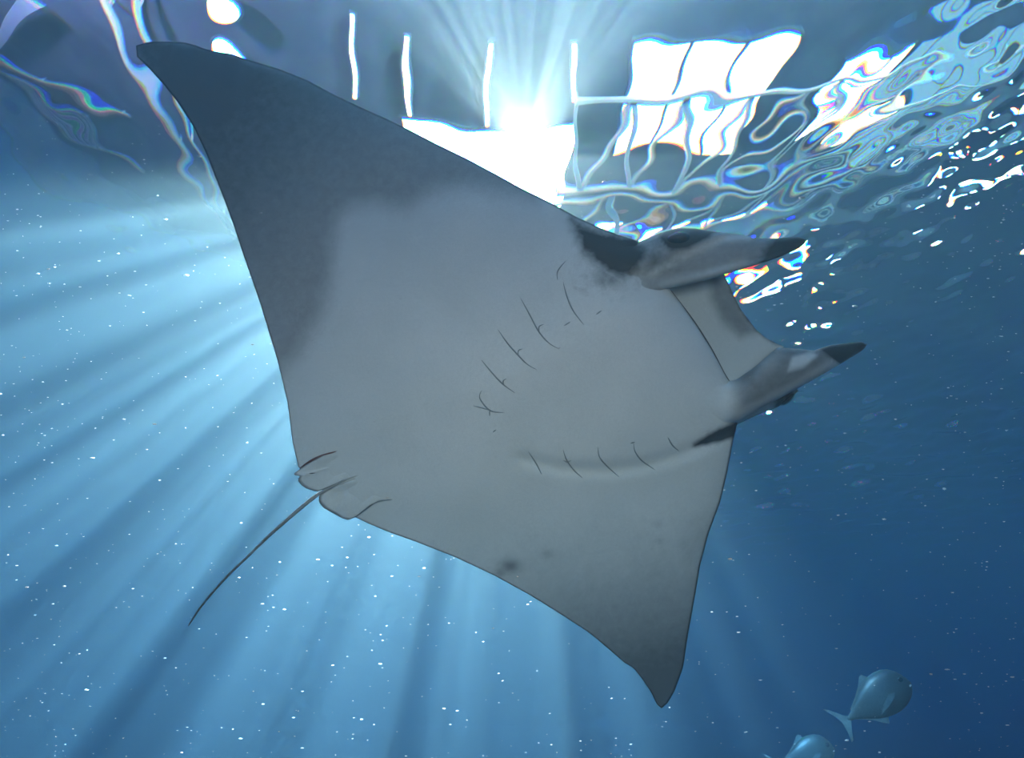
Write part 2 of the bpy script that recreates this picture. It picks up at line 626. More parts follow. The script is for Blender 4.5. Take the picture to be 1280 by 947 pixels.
def seg_dist(P, poly):
    """distance of points P (n,2) to a polyline"""
    best = np.full(len(P), 1e9)
    for a, b in zip(poly[:-1], poly[1:]):
        a, b = np.array(a, float), np.array(b, float)
        ab = b - a
        s_ = np.clip(((P - a) @ ab) / (ab @ ab), 0, 1)
        best = np.minimum(best, np.hypot(*(P - a - s_[:, None] * ab).T))
    return best


def poly_sd(P, poly):
    """signed distance to a polygon, positive inside"""
    poly = list(poly)
    dd = seg_dist(P, poly + poly[:1])
    ins = np.zeros(len(P), bool)
    n = len(poly)
    for i in range(n):
        (x0, y0), (x1, y1) = poly[i], poly[(i + 1) % n]
        if y0 == y1:
            continue
        c = ((y0 > P[:, 1]) != (y1 > P[:, 1])) & (P[:, 0] < (x1 - x0) * (P[:, 1] - y0) / (y1 - y0) + x0)
        ins ^= c
    return np.where(ins, dd, -dd)


def mid_depth(v):
    w_ = (v - VM) / 400
    return 2.65 + 0.10 * w_ + 0.10 * w_ ** 2


GROOVE_LO = [(655, 574), (700, 585), (750, 588), (800, 583), (850, 568), (880, 555), (925, 532)]
GROOVE_UP = [(606, 470), (640, 432), (680, 392), (712, 352), (745, 325)]


def thick(v, tt):
    le, te = LE(v), TE(v)
    chord = np.hypot(*(te - le).T).T * PXM
    body = gs(v, VM, 120)
    tb = np.minimum(0.022 + 0.055 * body + 0.03 * gs(v, VM, 260), 0.055 * chord + 0.001)
    td = np.minimum(0.026 + 0.20 * body + 0.06 * gs(v, VM, 260), 0.16 * chord + 0.001)
    tm = 0.22
    pr = np.where(tt < tm, np.sqrt(np.clip(1 - (1 - tt / tm) ** 2, 0, 1)), np.clip(1 - ((tt - tm) / (1 - tm)) ** 1.7, 0, 1))
    return tb * pr, td * pr


def belly_depth(x, y):
    """depth of the belly skin under a photo pixel"""
    P = np.stack([np.asarray(x, float).ravel(), np.asarray(y, float).ravel()], 1)
    v = np.clip(P @ AXV, V0 + .1, V1 - .1)
    le, te = LE(v), TE(v)
    c = te - le
    tt = np.clip(((P - le) * c).sum(1) / (c * c).sum(1), 0, 1)
    tb, _ = thick(v, tt)
    g = 0.014 * gs(seg_dist(P, GROOVE_LO), 0, 9) + 0.006 * gs(seg_dist(P, GROOVE_UP), 0, 16)
    return (mid_depth(v) - tb + g).reshape(np.shape(x))


ctr = pix(640, 480, 2.62)
fx = pix(875, 421, 2.62) - pix(408, 618, 2.62)
fx /= np.linalg.norm(fx)
up = FWD - fx * FWD.dot(fx)
up /= np.linalg.norm(up)
sy_ = np.cross(up, fx)
MR = np.eye(4)
MR[:3, 0], MR[:3, 1], MR[:3, 2], MR[:3, 3] = fx, sy_, up, ctr
PARENT_INV = {}
manta = empty('manta_ray', (0, 0, 0))
manta.matrix_world = Matrix(MR.tolist())
PARENT_INV[manta.name] = np.linalg.inv(MR)
tag(manta, 'large manta ray with pale belly and dark wing tips gliding overhead', 'manta ray')

# skin: grey / brown / black pigment comes from the point attribute "pig", broken up by noise
m_skin, nt, out = mat('manta_skin')
tc = nt.add('ShaderNodeTexCoord').outputs['Object']
at = nt.add('ShaderNodeAttribute', attribute_name='pig')
sep = nt.add('ShaderNodeSeparateColor', i_0=at.outputs['Color'])
nz = nt.add('ShaderNodeTexNoise', i_Vector=tc, i_Scale=26.0, i_Detail=6.0, i_Roughness=0.65).outputs[0]
nf = nt.add('ShaderNodeTexNoise', i_Vector=tc, i_Scale=140.0, i_Detail=3.0).outputs[0]
nb = nt.add('ShaderNodeTexNoise', i_Vector=tc, i_Scale=3.0, i_Detail=4.0).outputs[0]


def broken(ch, amt):
    s_ = nt.math('ADD', sep.outputs[ch], nt.math('MULTIPLY', nt.math('SUBTRACT', nz, 0.5), amt))
    return nt.math('MULTIPLY', s_, nt.math('GREATER_THAN', sep.outputs[ch], 0.004), clamp=True)


base = nt.mix(nt.ramp(nb, 0.3, 0.7), (0.78, 0.79, 0.77, 1), (0.86, 0.86, 0.84, 1))
c = nt.mix(broken(0, 0.35), base, (0.21, 0.205, 0.20, 1))
c = nt.mix(broken(1, 0.9), c, (0.035, 0.028, 0.022, 1))
c = nt.mix(sep.outputs[2], c, (0.012, 0.012, 0.014, 1))
c = nt.mix(nt.ramp(nf, 0.3, 0.7, 0.0, 0.10), c, (0.1, 0.1, 0.1, 1))
b = bsdf(nt, out, c, 0.55)
b.inputs['Specular IOR Level'].default_value = 0.25
bp = nt.add('ShaderNodeBump', i_Strength=0.12, i_Distance=0.004, i_Height=nf)
nt.l.new(bp.outputs[0], b.inputs['Normal'])


def set_pig(o, rgb):
    at_ = o.data.attributes.new('pig', 'FLOAT_COLOR', 'POINT')
    a4 = np.ones((len(rgb), 4), np.float32)
    a4[:, :3] = np.clip(rgb, 0, 2)
    at_.data.foreach_set('color', a4.ravel())


NV, NTT = 380, 150
sv = np.linspace(0, 1, NV)
va = V0 + 0.05 + (V1 - V0 - 0.1) * (0.6 * sv + 0.4 * (0.5 - 0.5 * np.cos(np.pi * sv)))
tl = np.linspace(0, 1, NTT)
ta = 0.55 * tl + 0.45 * (0.5 - 0.5 * np.cos(np.pi * tl))
VV, TT = np.meshgrid(va, ta, indexing='ij')
le, te = LE(VV), TE(VV)
PX = le + (te - le) * TT[..., None]
tb, td = thick(VV.ravel(), TT.ravel())
Pf = PX.reshape(-1, 2)
g = 0.014 * gs(seg_dist(Pf, GROOVE_LO), 0, 9) + 0.006 * gs(seg_dist(Pf, GROOVE_UP), 0, 16)
md = mid_depth(VV.ravel())
edge = np.minimum(1, 40 * TT.ravel() * (1 - TT.ravel()))
bel = pix(Pf[:, 0], Pf[:, 1], md - tb + g * edge)
dor = pix(Pf[:, 0], Pf[:, 1], md + td + 0.0012)
nB = len(bel)
q1 = grid_quads(NV, NTT)[:, ::-1]
q2 = grid_quads(NV, NTT, nB)
idx = np.arange(nB).reshape(NV, NTT)
rimloop = np.concatenate([idx[:, 0], idx[-1, 1:], idx[::-1, -1][1:], idx[0, ::-1][1:-1]])
rn = np.roll(rimloop, -1)
q3 = np.stack([rimloop, rimloop + nB, rn + nB, rn], 1)
body = quads_obj('body', (np.concatenate([bel, dor]) @ np.linalg.inv(MR)[:3, :3].T + np.linalg.inv(MR)[:3, 3]),
                 np.concatenate([q1, q2, q3]), m_skin)
bmx = bmesh.new()
bmx.from_mesh(body.data)
bmesh.ops.recalc_face_normals(bmx, faces=bmx.faces[:])
bmx.to_mesh(body.data)
bmx.free()
body.data.shade_smooth()
body.parent = manta
body['label'] = 'flat diamond body with pale belly and broad pointed wings'

GREY_A = [(150, 30), (450, 110), (650, 222), (668, 246), (620, 236), (585, 228), (548, 232), (505, 258), (470, 250), (440, 252), (422, 268),
          (414, 305), (410, 350), (398, 395), (372, 440), (340, 470), (280, 300)]
sdA = poly_sd(Pf, GREY_A)
ga = sstep(sdA, -22, 16)
ga = ga * (0.62 + 0.38 * sstep(330 - Pf[:, 0] + (260 - Pf[:, 1]) * 0.7, -120, 180))
ga = np.maximum(ga, 0.45 * sstep(60 - np.hypot(Pf[:, 0] - 265, Pf[:, 1] - 98) * np.array(1.0), 0, 60) + ga)
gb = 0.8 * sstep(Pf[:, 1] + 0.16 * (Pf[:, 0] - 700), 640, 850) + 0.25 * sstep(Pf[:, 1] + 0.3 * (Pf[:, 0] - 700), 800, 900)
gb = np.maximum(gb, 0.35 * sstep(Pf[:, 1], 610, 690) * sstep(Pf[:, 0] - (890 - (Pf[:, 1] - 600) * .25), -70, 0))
grey = np.maximum(ga, gb)
for (x, y, r, a) in ((638, 707, 9, .7), (685, 692, 6, .3), (625, 716, 5, .4), (545, 585, 4, .0), (272, 96, 14, .5), (290, 104, 12, .4), (256, 97, 9, .4), (822, 655, 5, .25), (826, 676, 5, .2)):
    grey = np.maximum(grey, grey + a * gs(np.hypot((Pf[:, 0] - x) * .7, Pf[:, 1] - y), 0, r))


def cheek(P):
    """dark brown cheek patch behind the eye"""
    b0 = 1.25 * sstep(poly_sd(P, [(716, 275), (738, 288), (775, 296), (800, 296), (806, 316), (796, 334), (780, 346), (764, 340), (748, 328), (730, 312)]), -14, 12)
    return np.maximum(b0, 0.55 * gs(np.hypot(P[:, 0] - 760, (P[:, 1] - 346) * 1.6), 0, 22))


brown = cheek(Pf)
brown = np.maximum(brown, 1.5 * sstep(poly_sd(Pf, [(868, 556), (895, 540), (925, 526), (925, 542), (900, 550)]), -7, 5))
rim = sstep(seg_dist(Pf, lead.tolist()), 3.2, 0.4) * (1 - sstep(VV.ravel(), 575, 640) * sstep(VV.ravel(), 846, 800))
rim = np.maximum(rim, sstep(seg_dist(Pf, trail.tolist()), 2.0 + 1.6 * sstep(500 - VV.ravel(), 0, 300), 0.3))
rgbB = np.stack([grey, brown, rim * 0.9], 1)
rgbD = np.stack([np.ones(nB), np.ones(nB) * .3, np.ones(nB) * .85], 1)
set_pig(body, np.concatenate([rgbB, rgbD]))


# ---- lofted fins: top and bottom outline give width, a depth profile gives the third dimension
DISC = np.concatenate([lead, trail[::-1][1:-1]]).tolist()


def loft(name, top, bot, front, thk, n_u=70, n_r=40, pig=None, crease=None, label=None):
    top, bot = np.array(top, float), np.array(bot, float)

    def res(p):
        s_ = np.concatenate([[0], np.cumsum(np.hypot(*np.diff(p, axis=0).T))])
        s_ /= s_[-1]
        u_ = np.linspace(0, 1, n_u)
        return np.stack([np.interp(u_, s_, p[:, 0]), np.interp(u_, s_, p[:, 1])], 1)
    a, b_ = res(top), res(bot)
    u = np.linspace(0, 1, n_u)
    fr = np.interp(u, *zip(*front))
    th = np.interp(u, *zip(*thk))
    ring = np.linspace(0, 2 * np.pi, n_r, endpoint=False)
    P, Dp, C = [], [], []
    for i in range(n_u):
        cth, sth = np.cos(ring), np.sin(ring)
        cc = np.sign(cth) * np.abs(cth) ** 0.9          # -1 top edge .. 1 bottom edge
        p = (a[i] + b_[i]) / 2 + (b_[i] - a[i]) / 2 * cc[:, None]
        dz = fr[i] + th[i] - th[i] * np.sign(sth) * np.abs(sth) ** 0.8
        if crease is not None:
            c0 = np.interp(u[i], *zip(*crease))
            dz = dz + np.where(sth > 0, 0.35 * th[i] * (1 / (1 + np.exp(-(cc - c0) * 22))) * sstep(1 - cc, 0, 0.5), 0)
        inside = sstep(poly_sd(p, DISC), 0, 10)
        kk = 70.0
        soft = -np.logaddexp(-kk * dz, -kk * (belly_depth(p[:, 0], p[:, 1]) + 0.002)) / kk
        dz = np.where(sth > -0.05, dz + (soft - dz) * inside, dz)
        P.append(p)
        Dp.append(dz)
        C.append(np.stack([np.full(n_r, u[i]), cc, sth], 1))
    P, Dp, C = np.concatenate(P), np.concatenate(Dp), np.concatenate(C)
    vs = pix(P[:, 0], P[:, 1], Dp)
    fs = [(i * n_r + j, i * n_r + (j + 1) % n_r, (i + 1) * n_r + (j + 1) % n_r, (i + 1) * n_r + j) for i in range(n_u - 1) for j in range(n_r)]
    fs += [tuple(range(n_r)), tuple(range((n_u - 1) * n_r, n_u * n_r))[::-1]]
    o = mesh_obj(name, vs, fs, m_skin, manta, True, True)
    bm_ = bmesh.new()
    bm_.from_mesh(o.data)
    bmesh.ops.recalc_face_normals(bm_, faces=bm_.faces[:])
    bm_.to_mesh(o.data)
    bm_.free()
    o.data.shade_smooth()
    if pig is not None:
        set_pig(o, pig(P, C))
    if label:
        o['label'] = label
    return o


def pig_up(P, C):
    x, y = P[:, 0], P[:, 1]
    grey_ = 0.72 + 0 * x
    grey_ = grey_ - 0.75 * gs(seg_dist(P, [(815, 340), (850, 322), (880, 308), (905, 297), (935, 296)]), 0, 5)
    grey_ = grey_ - 0.35 * gs(seg_dist(P, [(830, 357), (870, 347), (930, 328)]), 0, 6)
    grey_ *= sstep(x, 775, 822)
    brn = 1.6 * sstep(x + (y - 300) * 0.6, 952, 985)
    brn = np.maximum(brn, 1.6 * sstep(poly_sd(P, [(826, 296), (838, 285), (860, 283), (895, 287), (880, 297), (858, 308), (838, 310)]), -6, 4))
    brn = np.maximum(brn, 0.45 * gs(np.hypot((x - 815) * .5, (y - 322)), 0, 12))
    brn = np.maximum(brn, cheek(P))
    return np.stack([grey_, brn, np.where(C[:, 2] < -0.2, 0.8, 0.0)], 1)


def pig_lo(P, C):
    x, y = P[:, 0], P[:, 1]
    grey_ = 0.92 * sstep(x, 905, 935) * (0.55 + 0.45 * sstep(seg_dist(P, [(930, 520), (1000, 482), (1050, 452)]), 4, 14))
    grey_ = grey_ * (1 - 0.95 * sstep(poly_sd(P, [(985, 463), (990, 446), (1015, 439), (1022, 444), (1005, 458)]), -3, 3))
    grey_ = grey_ * (1 - 0.5 * gs(np.hypot(x - 950, y - 440), 0, 22))
    brn = 1.7 * sstep(x - (y - 430) * 1.3, 1012, 1026)
    return np.stack([grey_, brn, np.where(C[:, 2] < -0.2, 0.8, 0.0)], 1)


bd = lambda x, y: float(belly_depth(np.array([x]), np.array([y]))[0])
d_up = bd(800, 335)
fin_up = loft('cephalic_fin', [(735, 300), (758, 303), (775, 304), (790, 305), (807, 298.5), (825, 291), (847, 285), (870, 285.5), (900, 290), (925, 293), (945, 297.5), (970, 297.5), (995, 295.8), (1003, 297.3), (1007.5, 301)],
     [(735, 325), (758, 343), (780, 357), (800, 363), (825, 363), (850, 357.5), (887.5, 349), (912.5, 341), (950, 330), (975, 321), (1000, 309), (1006, 304.5), (1007.5, 301)],
     [(0, d_up + 0.05), (0.1, d_up + 0.012), (0.2, d_up - 0.012), (0.38, d_up - 0.05), (0.7, d_up - 0.045), (1, d_up + 0.0)],
     [(0, 0.10), (0.3, 0.10), (0.7, 0.05), (0.95, 0.025), (1, 0.002)],
     pig=pig_up, crease=[(0, 1.0), (0.15, 0.5), (0.35, 0.1), (0.5, -0.2), (0.62, -0.8), (0.7, -1.2), (1, -1.4)],
     label='horn-like head fin with dark eye patch and black tip')
d_lo = bd(905, 500)
loft('cephalic_fin', [(862, 482), (880, 479), (905, 477), (920, 474.5), (940, 461), (955, 448), (972, 434), (995, 435.6), (1017, 438), (1038, 431), (1063, 428.3), (1077, 426.6), (1084, 430)],
     [(862, 505), (880, 518), (905, 528), (922, 528), (951, 510), (975, 497.5), (997, 485), (1014, 476), (1038, 462), (1063, 447), (1079, 437), (1084, 430)],
     [(0, d_lo + 0.03), (0.14, d_lo - 0.01), (0.24, d_lo - 0.03), (0.38, d_lo - 0.05), (0.7, d_lo - 0.03), (1, d_lo + 0.02)],
     [(0, 0.08), (0.3, 0.09), (0.7, 0.05), (0.95, 0.022), (1, 0.002)],
     pig=pig_lo, label='horn-like head fin with white spot and black tip')
# side of the head behind the lower head fin, ending at the eye
cheek_lo = loft('head_side', [(895, 520), (915, 512), (945, 495), (975, 480), (990, 480), (998, 488)], [(895, 540), (920, 531), (950, 517), (972, 508.5), (988, 499), (998, 488)],
     [(0, d_lo + 0.04), (0.5, d_lo + 0.06), (1, d_lo + 0.10)], [(0, 0.07), (0.6, 0.09), (0.9, 0.05), (1, 0.004)],
     pig=lambda P, C: np.stack([0.45 + 0 * P[:, 0], 0.95 * sstep(P[:, 0], 955, 975), np.where(C[:, 2] < -0.2, 0.8, 0.0)], 1), n_u=40)

# roof of the mouth and upper lip
lip = np.array([(893, 318), (902, 335), (908, 348), (916, 366), (925, 385), (936, 400), (945, 412), (956, 421), (968, 428), (980, 433)])
jaw = np.array([(800, 322), (812, 345), (826, 372), (842, 392), (856, 412), (868, 432), (880, 452), (892, 472), (902, 486), (915, 492)])
NU, NW = 60, 34
ss = np.linspace(0, 1, NU)
k_ = np.linspace(0, 1, len(lip))
lipr = np.stack([np.interp(ss, k_, lip[:, i]) for i in (0, 1)], 1)
jawr = np.stack([np.interp(ss, k_, jaw[:, i]) for i in (0, 1)], 1)
wv = np.linspace(0, 1, NW)
G = jawr[:, None] + (lipr - jawr)[:, None] * wv[None, :, None]
md0 = mid_depth(G.reshape(-1, 2) @ AXV).reshape(NU, NW)
base_d = md0 + 0.055 - 0.035 * wv[None] ** 2 + 0.015 * np.sin(np.pi * ss)[:, None]
fr_ = pix(G[..., 0].ravel(), G[..., 1].ravel(), base_d.ravel())
hk = (0.012 + 0.10 * (1 - wv[None] ** 4)) * np.ones((NU, 1))
bk_ = pix(G[..., 0].ravel(), G[..., 1].ravel(), (base_d + hk).ravel())
nn = NU * NW
idx = np.arange(nn).reshape(NU, NW)
rl = np.concatenate([idx[:, 0], idx[-1, 1:], idx[::-1, -1][1:], idx[0, ::-1][1:-1]])
rr = np.roll(rl, -1)
inv = np.linalg.inv(MR)
uj = quads_obj('upper_jaw', np.concatenate([fr_, bk_]) @ inv[:3, :3].T + inv[:3, 3],
               np.concatenate([grid_quads(NU, NW)[:, ::-1], grid_quads(NU, NW, nn), np.stack([rl, rl + nn, rr + nn, rr], 1)]), m_skin)
bmx = bmesh.new()
bmx.from_mesh(uj.data)
bmesh.ops.recalc_face_normals(bmx, faces=bmx.faces[:])
bmx.to_mesh(uj.data)
bmx.free()
uj.data.shade_smooth()
uj.parent = manta
uj['label'] = 'open mouth with mottled grey upper lip'
Pm = G.reshape(-1, 2)
gm = 0.75 * sstep(poly_sd(Pm, [(885, 340), (912, 352), (930, 392), (945, 414), (925, 420), (903, 400), (890, 372)]), -10, 8)
bmk = 0.8 * gs(seg_dist(Pm, lipr.tolist()), 0, 2.0)
set_pig(uj, np.concatenate([np.stack([gm, bmk, 0 * gm], 1), np.stack([gm * 0 + 1, gm * 0, gm * 0 + .8], 1)]))


# ---- pelvic lobes, tail, gills, folds, eyes
def fan_lobe(name, root, outer, lift, bulge, label=None):
    outer = np.array(outer, float)
    s_ = np.concatenate([[0], np.cumsum(np.hypot(*np.diff(outer, axis=0).T))])
    s_ /= s_[-1]
    n_a, n_b = 60, 14
    uu = np.linspace(0, 1, n_a)
    o2 = np.stack([np.interp(uu, s_, outer[:, 0]), np.interp(uu, s_, outer[:, 1])], 1)
    r_ = np.linspace(0.06, 1, n_b)
    Gp = np.array(root)[None, None] + (o2 - np.array(root))[:, None] * r_[None, :, None]
    P = Gp.reshape(-1, 2)
    dsk = belly_depth(P[:, 0], P[:, 1])
    rr_ = np.tile(r_, n_a)
    ua = np.repeat(uu, n_b)
    env = np.sin(np.pi * np.clip(ua, 0.0, 1)) ** 0.6
    dep = dsk + 0.006 - (lift + 0.004) * env ** 1.4 * sstep(rr_, 0.2, 1.0) - bulge * np.sin(ua * 17) * rr_ * 0.25 * env * rr_
    f_ = pix(P[:, 0], P[:, 1], dep)
    b2 = pix(P[:, 0], P[:, 1], dep + 0.004 + 0.02 * (1 - rr_))
    n0 = len(P)
    ix = np.arange(n0).reshape(n_a, n_b)
    l_ = np.concatenate([ix[:, 0], ix[-1, 1:], ix[::-1, -1][1:], ix[0, ::-1][1:-1]])
    ln = np.roll(l_, -1)
    o = quads_obj(name, np.concatenate([f_, b2]) @ inv[:3, :3].T + inv[:3, 3],
                  np.concatenate([grid_quads(n_a, n_b)[:, ::-1], grid_quads(n_a, n_b, n0), np.stack([l_, l_ + n0, ln + n0, ln], 1)]), m_skin)
    o.parent = manta
    bm_ = bmesh.new()
    bm_.from_mesh(o.data)
    bmesh.ops.recalc_face_normals(bm_, faces=bm_.faces[:])
    bm_.to_mesh(o.data)
    bm_.free()
    o.data.shade_smooth()
    rimd = sstep(rr_, 0.965, 1.0)
    pg = np.stack([0.10 * rr_, 0.75 * rimd, 0 * rr_], 1)
    set_pig(o, np.concatenate([pg, np.stack([0 * rr_ + 1, 0 * rr_, 0 * rr_ + .7], 1)]))
    return o


fan_lobe('pelvic_fin', (440, 576), [(428, 561), (410, 566), (392, 575), (378, 584), (366.6, 592), (369, 594.2), (375, 594.6), (372, 599.4), (375.3, 605), (382.5, 610.5),
         (396, 614.4), (410, 609), (425, 602), (446, 593)], 0.022, 0.02)
fan_lobe('pelvic_fin', (468, 606), [(450, 595), (432, 602), (414, 610), (399, 619), (398.3, 627), (404.6, 635), (416.5, 641.3), (427.6, 647.7), (435.5, 649.8), (443.5, 646.5),
         (452, 640), (462, 632), (472, 627), (490, 623)], 0.022, 0.02)


def tube(name, P, R, Dp, m, n=12, label=None, pig=None):
    pts = pix(P[:, 0], P[:, 1], Dp)
    vs = []
    for i in range(len(pts)):
        tg = pts[min(i + 1, len(pts) - 1)] - pts[max(i - 1, 0)]
        tg /= np.linalg.norm(tg)
        a = np.cross(tg, FWD)
        a /= np.linalg.norm(a)
        b_ = np.cross(tg, a)
        for j in range(n):
            an = 2 * math.pi * j / n
            vs.append(pts[i] + R[i] * (a * math.cos(an) + b_ * math.sin(an)))
    k = len(pts)
    fs = [(i * n + j, i * n + (j + 1) % n, (i + 1) * n + (j + 1) % n, (i + 1) * n + j) for i in range(k - 1) for j in range(n)]
    fs += [tuple(range(n))[::-1], tuple(range((k - 1) * n, k * n))]
    o = mesh_obj(name, vs, fs, m, manta, True, True)
    if pig is not None:
        set_pig(o, np.repeat(pig, n, axis=0))
    if label:
        o['label'] = label
    return o


def smooth_line(pts, n):
    pts = np.array(pts, float)
    s_ = np.concatenate([[0], np.cumsum(np.hypot(*np.diff(pts, axis=0).T))])
    u_ = np.linspace(0, s_[-1], n)
    # Catmull-Rom through the points
    out_ = []
    for q in u_:
        i = min(max(np.searchsorted(s_, q) - 1, 0), len(pts) - 2)
        f_ = (q - s_[i]) / (s_[i + 1] - s_[i])
        p0, p1, p2, p3 = pts[max(i - 1, 0)], pts[i], pts[i + 1], pts[min(i + 2, len(pts) - 1)]
        out_.append(0.5 * (2 * p1 + (p2 - p0) * f_ + (2 * p0 - 5 * p1 + 4 * p2 - p3) * f_ ** 2 + (3 * p1 - p0 - 3 * p2 + p3) * f_ ** 3))
    return np.array(out_)


TP = smooth_line([(462, 590), (448, 593.5), (431, 599.5), (416.8, 606.5), (396.8, 618.4), (379.7, 631.5), (356.9, 651), (334, 671.5), (311, 694), (288.4, 715.5), (268.5, 737), (251, 758.5), (241.4, 772.4), (235.7, 781.5)], 60)
u = np.linspace(0, 1, 60)
rad = np.interp(u, [0, 0.05, 0.25, 0.35, 0.6, 0.97, 1], np.array([0.4, 1.0, 2.4, 2.3, 1.6, 1.25, 0.5])) * PXM
dsk = np.where(u < 0.24, belly_depth(TP[:, 0], TP[:, 1]), bd(397, 618))
dsk = np.interp(u, [0, 0.24, 1], [bd(455, 592) + 0.004, bd(400, 616) - 0.008, bd(400, 616) - 0.03])
tube('tail', TP, rad, dsk, m_skin, 12, 'thin dark whip tail', np.stack([0.25 + 0.7 * u, 0.0 + 0.7 * u, 0.05 + 0.5 * u], 1))

m_slit = plain('gill_slit_skin_shade', (0.22, 0.24, 0.24), (0.32, 0.34, 0.34), 30, 0.6)  # dark slit tissue, its grey also painted to mimic shade in the slits
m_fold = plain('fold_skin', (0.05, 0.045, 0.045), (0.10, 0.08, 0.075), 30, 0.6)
m_redfold = plain('red_fold_skin', (0.16, 0.05, 0.04), (0.22, 0.09, 0.07), 30, 0.6)


def crease_strip(name, pts, wpx, m, lift=0.001, n=22, on=None):
    """narrow raised fold of skin that follows the belly"""
    Pl = smooth_line(pts, n)
    dp = belly_depth(Pl[:, 0], Pl[:, 1]) + 0.0012 - lift
    r_ = wpx * 0.5 * PXM * np.sin(np.linspace(0.12, math.pi - 0.12, n)) ** 0.7
    o = tube(name, Pl, r_, dp, m, 8)
    o.parent = on or body
    return o


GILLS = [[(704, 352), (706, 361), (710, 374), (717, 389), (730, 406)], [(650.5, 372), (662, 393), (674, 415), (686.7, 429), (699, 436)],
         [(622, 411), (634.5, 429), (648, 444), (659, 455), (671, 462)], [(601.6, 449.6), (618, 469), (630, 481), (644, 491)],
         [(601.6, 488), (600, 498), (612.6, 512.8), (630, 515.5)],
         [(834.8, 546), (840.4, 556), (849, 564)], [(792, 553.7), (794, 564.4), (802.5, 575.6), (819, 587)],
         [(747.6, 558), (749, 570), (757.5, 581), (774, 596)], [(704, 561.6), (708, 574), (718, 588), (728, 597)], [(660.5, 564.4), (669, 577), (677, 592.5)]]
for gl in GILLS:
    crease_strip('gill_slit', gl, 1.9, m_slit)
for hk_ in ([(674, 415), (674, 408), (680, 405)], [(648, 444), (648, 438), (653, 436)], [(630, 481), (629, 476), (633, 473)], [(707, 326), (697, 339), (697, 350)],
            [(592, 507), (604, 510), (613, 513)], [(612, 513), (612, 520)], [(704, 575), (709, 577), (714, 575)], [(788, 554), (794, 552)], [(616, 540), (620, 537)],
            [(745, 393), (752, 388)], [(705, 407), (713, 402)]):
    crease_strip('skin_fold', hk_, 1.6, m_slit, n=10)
crease_strip('skin_fold', [(374.5, 585), (388, 576), (402, 569.5), (420, 564)], 3.0, m_redfold, 0.006)
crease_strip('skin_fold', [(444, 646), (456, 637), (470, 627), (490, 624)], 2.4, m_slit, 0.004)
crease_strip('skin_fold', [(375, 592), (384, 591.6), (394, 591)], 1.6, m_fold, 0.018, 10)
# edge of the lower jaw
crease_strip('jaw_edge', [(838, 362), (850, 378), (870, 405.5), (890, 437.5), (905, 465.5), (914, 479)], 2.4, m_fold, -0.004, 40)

m_eye, nt, out = mat('eye_black')
bsdf(nt, out, (0.006, 0.007, 0.009), 0.25)


def ellipsoid(name, c, axes, m, parent, nu=20, nv=12):
    vs = [c + axes[0] * math.cos(2 * math.pi * i / nu) * math.sin(math.pi * j / nv) + axes[1] * math.sin(2 * math.pi * i / nu) * math.sin(math.pi * j / nv)
          + axes[2] * math.cos(math.pi * j / nv) for j in range(nv + 1) for i in range(nu)]
    fs = [(j * nu + i, j * nu + (i + 1) % nu, (j + 1) * nu + (i + 1) % nu, (j + 1) * nu + i) for j in range(nv) for i in range(nu)]
    return mesh_obj(name, vs, fs, m, parent, True, True)


a1 = (RGT * 0.95 + UPV * 0.12)
a2 = np.cross(FWD, a1)
ellipsoid('eye', pix(848, 298, d_up - 0.025), (a1 * 0.048, a2 * 0.027, FWD * 0.035), m_eye, manta).parent = fin_up
ellipsoid('eye', pix(983, 497, d_lo + 0.13), (a1 * 0.035 + UPV * 0.02, a2 * 0.025, FWD * 0.04), m_eye, manta).parent = cheek_lo

# ------------------------------------------------------------------ fish
m_fish, nt, out = mat('fish_scales')
tc = nt.add('ShaderNodeTexCoord').outputs['Object']
vo = nt.add('ShaderNodeTexVoronoi', i_Vector=tc, i_Scale=90.0).outputs[0]
zz = nt.add('ShaderNodeSeparateXYZ', i_0=tc).outputs[2]
c = nt.mix(nt.ramp(zz, -0.06, 0.12), (0.05, 0.06, 0.06, 1), (0.045, 0.06, 0.065, 1))
c = nt.mix(nt.ramp(vo, 0.1, 0.6, 0.0, 0.25), c, (0.14, 0.16, 0.16, 1))
b = bsdf(nt, out, c, 0.4)
b.inputs['Metallic'].default_value = 0.2
m_fin = plain('fish_fin', (0.08, 0.11, 0.12), (0.13, 0.17, 0.18), 20, 0.6)
m_lip = plain('fish_lip', (0.6, 0.55, 0.55), (0.7, 0.65, 0.65), 20, 0.5)


def plate(name, outline, thick_, m, parent):
    """thin fin with real thickness, outline in (x, z)"""
    n = len(outline)
    vs = [(x, -thick_, z) for x, z in outline] + [(x, thick_, z) for x, z in outline]
    fs = [tuple(range(n)), tuple(range(n, 2 * n))[::-1]] + [(i, n + i, n + (i + 1) % n, (i + 1) % n) for i in range(n)]
    o = mesh_obj(name, vs, fs, m, parent, False)
    return o


